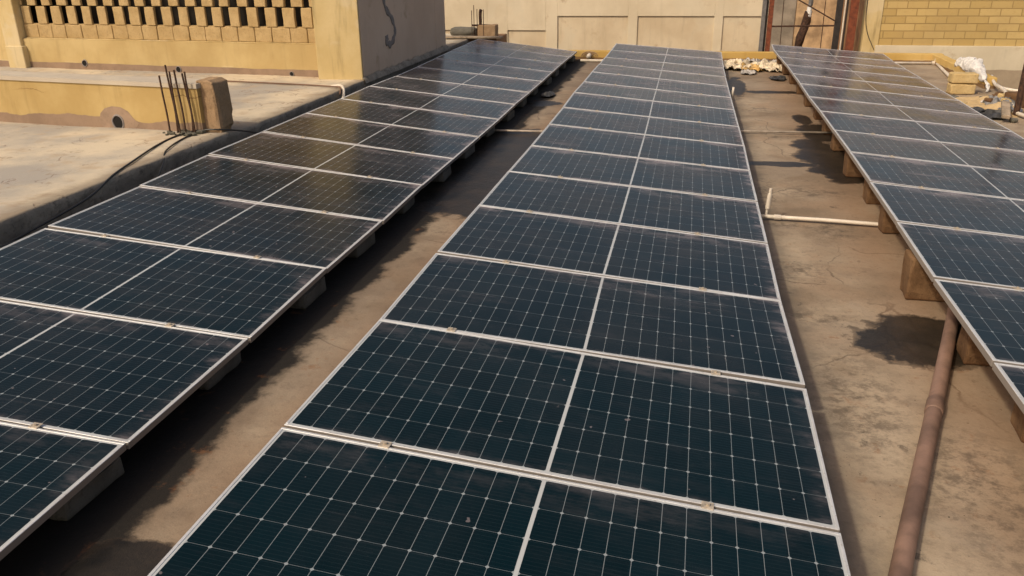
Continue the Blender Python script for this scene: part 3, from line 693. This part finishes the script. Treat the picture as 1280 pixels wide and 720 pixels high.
crumple('plastic_sheet', 1.60, 16.55, .0, .45, .9, .11, 2, 'plastic_c', 'yellowed crumpled plastic in the middle of the heap by the parapet', 'plastic sheet')
crumple('plastic_sheet', 1.88, 16.55, .0, .52, .95, .14, 3, 'plastic_a', 'torn whitish plastic sheet at the right end of the heap by the parapet', 'plastic sheet', rz=.5)
crumple('plastic_sheet', 1.66, 17.2, .0, .95, .5, .13, 4, 'plastic_b', 'grey plastic film behind the heap against the ochre parapet', 'plastic sheet')
crumple('plastic_sheet', 1.5, 15.95, .0, .30, .35, .06, 8, 'plastic_b', 'small black and grey plastic scrap in front of the heap', 'plastic sheet')
crumple('leaf_litter', 1.95, 15.35, .0, .30, .5, .05, 9, 'tarp_dark', 'small dark scraps of litter beside the far blocks of the right row', 'litter')
crumple('leaf_litter', -1.72, 13.1, .0, .22, .5, .06, 12, 'tarp_dark', 'dark rag scrap at the edge of the left row near the far end', 'litter')

# right-hand junk
random.seed(5)
def blk1(name, dims, loc, rz, mat, label, cat='block', seed=1, tilt=0, group=None):
    o = link(name, rough_block(*dims, .008, 5, seed, .02, .12), M[mat]); o.location = loc; o.rotation_euler = (tilt, 0, rz); return tag(o, label, cat, group)
blk1('concrete_block', (.37, .24, .155), (4.55, 14.10, 0), .04, 'block_yellow', 'lower of two stacked yellow blocks beside the right row', seed=3, group='two stacked yellow blocks')
blk1('concrete_block', (.38, .24, .155), (4.56, 14.12, .158), .0, 'block_yellow', 'upper of two stacked yellow blocks beside the right row', seed=6, group='two stacked yellow blocks')
blk1('concrete_block', (.34, .30, .20), (5.02, 12.95, 0), .5, 'block_brown', 'brown broken block lying in front of the dark dark post', seed=9)
# white sack draped over the side parapet
def sack():
    bm = bmesh.new(); s = Vector((3, 1, 8)); n = 30; m_ = 14; path = smooth_path([(5.10, 16.3, .19), (5.10, 15.9, .24), (5.08, 15.4, .24), (5.03, 14.9, .20), (5.0, 14.5, .12), (4.93, 14.2, .03)], 6)
    rs = []
    for i in range(len(path)):
        f = i/(len(path)-1); rs.append(.105*math.sin(math.pi*min(1, f*1.1+.18))**.6*(1-.45*f)+.02)
    tube(bm, path, .1, 22, True, rs)
    bmesh.ops.subdivide_edges(bm, edges=bm.edges[:], cuts=1, use_grid_fill=True)
    for v in bm.verts:
        v.co += mnoise.noise_vector(v.co*5+s)*.05+mnoise.noise_vector(v.co*14+s)*.025
        v.co.z = max(v.co.z, .01 if v.co.x < 5.0 else .10)
    return bm
tag(link('cloth_sack', sack(), M['white_cloth'], smooth=False), 'crumpled white sack slumped over the side parapet behind the yellow blocks', 'sack')
def heap(sx, sy, h, seed):
    def f(x, y):
        e = max(0, 1-((x/sx*2)**2+(y/sy*2)**2)); return h*e*(.7+.6*mnoise.noise(Vector((x*4, y*4, seed))))+.015*mnoise.noise(Vector((x*15, y*15, seed)))*e-.004
    return grid_sheet(-sx/2, sx/2, -sy/2, sy/2, 0, 30, 30, f)
o = link('sand_heap', heap(1.0, 1.7, .14, 3), M['sand'], smooth=True); o.location = (4.55, 12.9, 0); tag(o, 'low heap of yellow sand and mortar rubble beside the right row', 'sand heap', kind='stuff')
pipe('water_pipe', [(5.22, 14.95, .16), (5.15, 14.6, .12), (5.12, 14.2, .09), (5.3, 13.9, .08), (5.6, 13.8, .08)], .024, 'pvc', 'white pipe coming off the parapet end towards the dark post', n=6)
pipe('water_pipe', [(5.12, 14.35, .10), (5.08, 13.9, .10), (4.98, 13.4, .09), (4.90, 13.0, .07), (4.83, 12.7, .05), (4.80, 12.45, .05)], .026, 'pvc', 'curving white pipe that dives behind the grey tarpaulin', n=6)
pipe('water_pipe', [(4.72, 12.30, .04), (4.78, 11.9, .04), (4.83, 11.5, .04), (4.88, 11.1, .04), (4.95, 10.6, .04)], .026, 'pvc', 'white pipe end lying at the right edge below the dark post', n=6)
crumple('tarpaulin', 4.70, 12.75, .0, .45, .95, .13, 5, 'tarp', 'crumpled grey tarpaulin beside the foot of the dark post', 'tarpaulin')
crumple('tarpaulin', 4.36, 12.25, .0, .55, .8, .07, 6, 'tarp_dark', 'dark torn tarpaulin strip lying against the edge of the right row', 'tarpaulin')
crumple('tarpaulin', 4.62, 12.9, .0, .7, .35, .09, 7, 'plastic_b', 'thin grey plastic strip lying across the sand heap', 'tarpaulin')
o = link('plank', rough_block(.10, .55, .05, .004, 3, 4, .008), M['wood']); o.location = (4.50, 11.95, .10); o.rotation_euler = (.18, .1, -.25); tag(o, 'short grey board sticking out of the dark tarpaulin beside the right row', 'plank')
random.seed(21)
for k in range(5):
    s_ = random.uniform(.06, .12); o = blk1('broken_brick', (s_*1.6, s_, s_*.7), (random.uniform(4.4, 4.95), random.uniform(12.7, 13.6), random.uniform(.05, .10)), random.uniform(0, 3), ['block_brown', 'block_yellow', 'block_grey'][k % 3],
         ['small brown brick piece on the sand heap', 'small yellow brick piece on the sand heap', 'small grey mortar lump on the sand heap', 'brown brick shard among the white pipes', 'yellow brick shard among the white pipes'][k], 'broken brick', k, .2, 'broken bricks on the sand heap')
SCR = [('wood', 'thin grey wood offcut beside the yellow block stack', (4.20, 13.3), .8, (.30, .035, .02)), ('wood', 'pale wood splinter at the foot of the side parapet', (4.85, 14.0), 2.0, (.25, .03, .02)),
       ('block_grey', 'flat grey mortar slab piece next to the yellow blocks', (4.30, 13.6), .3, (.16, .13, .04)), ('block_brown', 'brown brick half lying by the parapet end', (4.98, 13.75), 1.1, (.15, .10, .08)),
       ('block_yellow', 'yellow brick half in front of the sand heap', (4.22, 12.8), .6, (.14, .10, .07)), ('block_grey', 'grey stone near the foot of the dark post', (4.55, 11.75), 1.9, (.10, .08, .05)),
       ('block_brown', 'small brown stone near the right edge of the roof', (4.72, 11.6), .2, (.09, .06, .05))]
for k, (mt_, lb, (x, y), a, d) in enumerate(SCR):
    blk1('offcut' if mt_ == 'wood' else 'broken_brick', d, (x, y, .003), a, mt_, lb, 'wood offcut' if mt_ == 'wood' else 'broken brick', k+3)
# slim post at the right edge
bm = bmesh.new(); tube(bm, [(4.73, 12.22, -.01), (4.735, 12.22, .62), (4.745, 12.22, 1.3)], .042, 8)
tag(link('steel_post', bm, M['rust']), 'dark rusty post standing upright at the right edge of the roof', 'post')

# rear left: column stub with rods and board on the raised floor
fs = empty('column_stub', (-4.05, 18.45, .40), 'far concrete column stub with upright thin rods behind the left row', 'column stub')
bm = rough_block(.42, .28, .27, .01, 5, 7, .02, .1); bm.transform(Matrix.Translation((.12, 0, -.02))); link('concrete', bm, M['stub'], fs)
bm = bmesh.new(); tube(bm, smooth_path([(-.02, -.08, -.02), (-.02, -.08, .3), (-.02, -.07, .50), (-.0, -.08, .56)], 3), .035, 8, True); link('bundle', bm, M['rust'], fs)
for x, h in ((-.20, .55), (-.15, .66), (-.08, .58), (.06, .57)):
    bm = bmesh.new(); tube(bm, [(x, -.14, -.02), (x+.005, -.14, h)], .008, 6); link('reinforcing_bar', bm, M['rust'], fs)
bm = bmesh.new(); box(bm, -.20, .10, -.13, -.10, .22, .26, .004); link('tie_bar', bm, M['rust'], fs)
bm = rough_block(.62, .3, .20, .012, 6, 8, .08, .35); bm.transform(Matrix.Translation((-.42, .05, -.01))); o = link('broken_slab', bm, M['block_grey']); o.location = (-4.05, 18.45, .40)
tag(o, 'rounded grey concrete lump beside the far column stub', 'concrete lump')
bm = rough_block(1.45, .22, .035, .004, 4, 3, .006); o = link('board', bm, M['wood']); o.location = (-4.25, 18.08, .40); o.rotation_euler = (0, .0, -.02)
tag(o, 'long pale board lying in front of the far column stub', 'board')
bm = bmesh.new(); box(bm, -4.28, -3.68, 18.2, 19.3, -3.0, .385, .01); tag(link('rear_pier', bm, M['side_brick']), 'brown masonry pier carrying the far column stub', 'pier')

# far cream wall with recessed panels
fw = empty('boundary_wall', (0, 23, 0), 'tall weathered cream wall with shallow recessed panels behind the roof', 'wall')
bm = bmesh.new(); box(bm, -22, 3.35, .035, .35, -3.4, 1.15); link('recess_back', bm, M['recess'], fw)
bm = bmesh.new()
def strip(x0, x1, z0, z1): box(bm, x0, x1, 0, .034, z0, z1, .004)
edges = [(-10.2, -7.3), (-7.0, -5.0), (-4.45, -3.40), (-3.08, -1.21), (-.96, 1.0), (1.22, 2.83)]
zt = [.14, .14, .14, .51, .51, .51]
px_ = -22
for (a, b_), z_ in zip(edges, zt):
    strip(px_, a, -3.4, 1.15); strip(a+.001, b_-.001, z_, 1.15); strip(a+.001, b_-.001, -3.4, -2.0); px_ = b_
strip(px_, 3.35, -3.4, 1.15)
link('raised_plaster', bm, M['cream'], fw)
bm = bmesh.new(); box(bm, 2.42, 2.98, -.045, -.002, -3.4, 1.15, .005); link('damp_pilaster', bm, M['grey_plaster'], fw)
bm = bmesh.new(); box(bm, 2.985, 4.1, -.02, .3, -3.4, 1.15, .005); link('stained_bay', bm, M['orange'], fw)

# brick house at right
bh = empty('brick_house', (4.02, 19.5, .16), 'yellow block-built house wall with a pale cement base behind the right row', 'building')
bm = bmesh.new(); box(bm, .33, 10, .02, 3.4, .012, 1.25); link('wall', bm, M['brick'], bh)
bm = bmesh.new(); box(bm, .27, 10, -.035, 3.4, -3.5, .010, .008, 2); link('base', bm, M['plinth'], bh)
bm = bmesh.new(); box(bm, .0, .328, .0, .33, -3.5, 1.3, .012, 2); link('corner_column', bm, M['yellow_pale'], bh)
bm = bmesh.new(); box(bm, .02, .26, .332, 3.45, -3.5, 1.3); link('side_wall', bm, M['side_brick'], bh)
bm = bmesh.new(); tube(bm, smooth_path([(-.01, -.012, 1.2), (.0, -.014, .6), (.08, -.014, .25), (.25, -.05, -.08)], 5), .007, 6); link('wall_cable', bm, M['black'], bh)

# steel frame beyond the parapet
sf = empty('steel_gantry', (2.0, 19.6, -3.4), 'rusty and grey steel post frame with crossbar and brace beyond the parapet', 'steel gantry')
def bar(name, p, q, r, mat, sq=False, wd=None, seg=8):
    bm = bmesh.new()
    if sq:
        box(bm, p[0]-wd[0]/2, p[0]+wd[0]/2, p[1]-wd[1]/2, p[1]+wd[1]/2, p[2], q[2], .004)
    else: tube(bm, [p, q], r, seg)
    return link(name, bm, M[mat], sf)
def LC(x, y, z): return (x-2.0, y-19.6, z+3.4)
bar('post', LC(1.945, 19.55, -3.4), LC(0, 0, 2.6), 0, 'steel_grey', True, (.085, .06))
bar('post', LC(2.012, 19.58, -3.4), LC(0, 0, 2.6), 0, 'steel_dark', True, (.045, .05))  # dark strip standing in for the black gap between the two posts
bar('post', LC(2.09, 19.55, -3.4), LC(0, 0, 2.6), 0, 'rust_red', True, (.10, .06))
bar('post', LC(3.49, 19.6, -3.4), LC(0, 0, 2.6), 0, 'steel_dark', True, (.12, .10))
bar('post', LC(3.60, 19.6, -3.4), LC(0, 0, 2.6), 0, 'pvc', True, (.03, .04))
bar('post', LC(3.645, 19.6, -3.4), LC(0, 0, 2.6), 0, 'steel_dark', True, (.035, .05))
bar('post', LC(3.77, 19.5, -3.4), LC(0, 0, 2.6), 0, 'rust_red', True, (.16, .10))
bar('crossbar', LC(2.14, 19.58, .54), LC(3.43, 19.58, .56), .018, 'rust')
bar('brace', LC(2.50, 19.52, 1.16), LC(3.42, 19.52, .66), .014, 'rust')
bar('rod', LC(2.38, 19.7, -1), LC(2.33, 19.7, 2.4), .008, 'rust')
bar('rod', LC(3.22, 19.7, -1), LC(3.20, 19.7, 2.4), .009, 'rust')
# leaning dark timber post with white insulator
dp = empty('timber_post', (2.86, 20.4, -3.4), 'dark leaning timber post with a white insulator in front of the far wall', 'post')
bm = bmesh.new(); tube(bm, smooth_path([(-.10, 0, 0), (-.04, 0, 2.6), (-.02, 0, 3.45), (.03, 0, 3.75), (.09, 0, 4.02), (.11, 0, 4.2)], 4), .085, 10)
for v in bm.verts: v.co += mnoise.noise_vector(v.co*5)*.03
link('trunk', bm, M['rust'], dp)
bm = bmesh.new(); tube(bm, [(.12, -.03, 4.06), (.12, -.03, 4.11), (.12, -.03, 4.12), (.12, -.03, 4.20), (.12, -.03, 4.22), (.12, -.03, 4.29)], .06, 12, True, [.045, .06, .05, .068, .05, .05])
for v in bm.verts: v.co += mnoise.noise_vector(v.co*9)*.012
link('insulator', bm, M['white_cloth'], dp, smooth=True)
bm = bmesh.new(); tube(bm, smooth_path([(.10, 0, 4.3), (.14, .0, 4.38), (.10, 0, 4.7), (.12, 0, 5.2)], 4), .05, 8); link('fitting', bm, M['steel_grey'], dp)
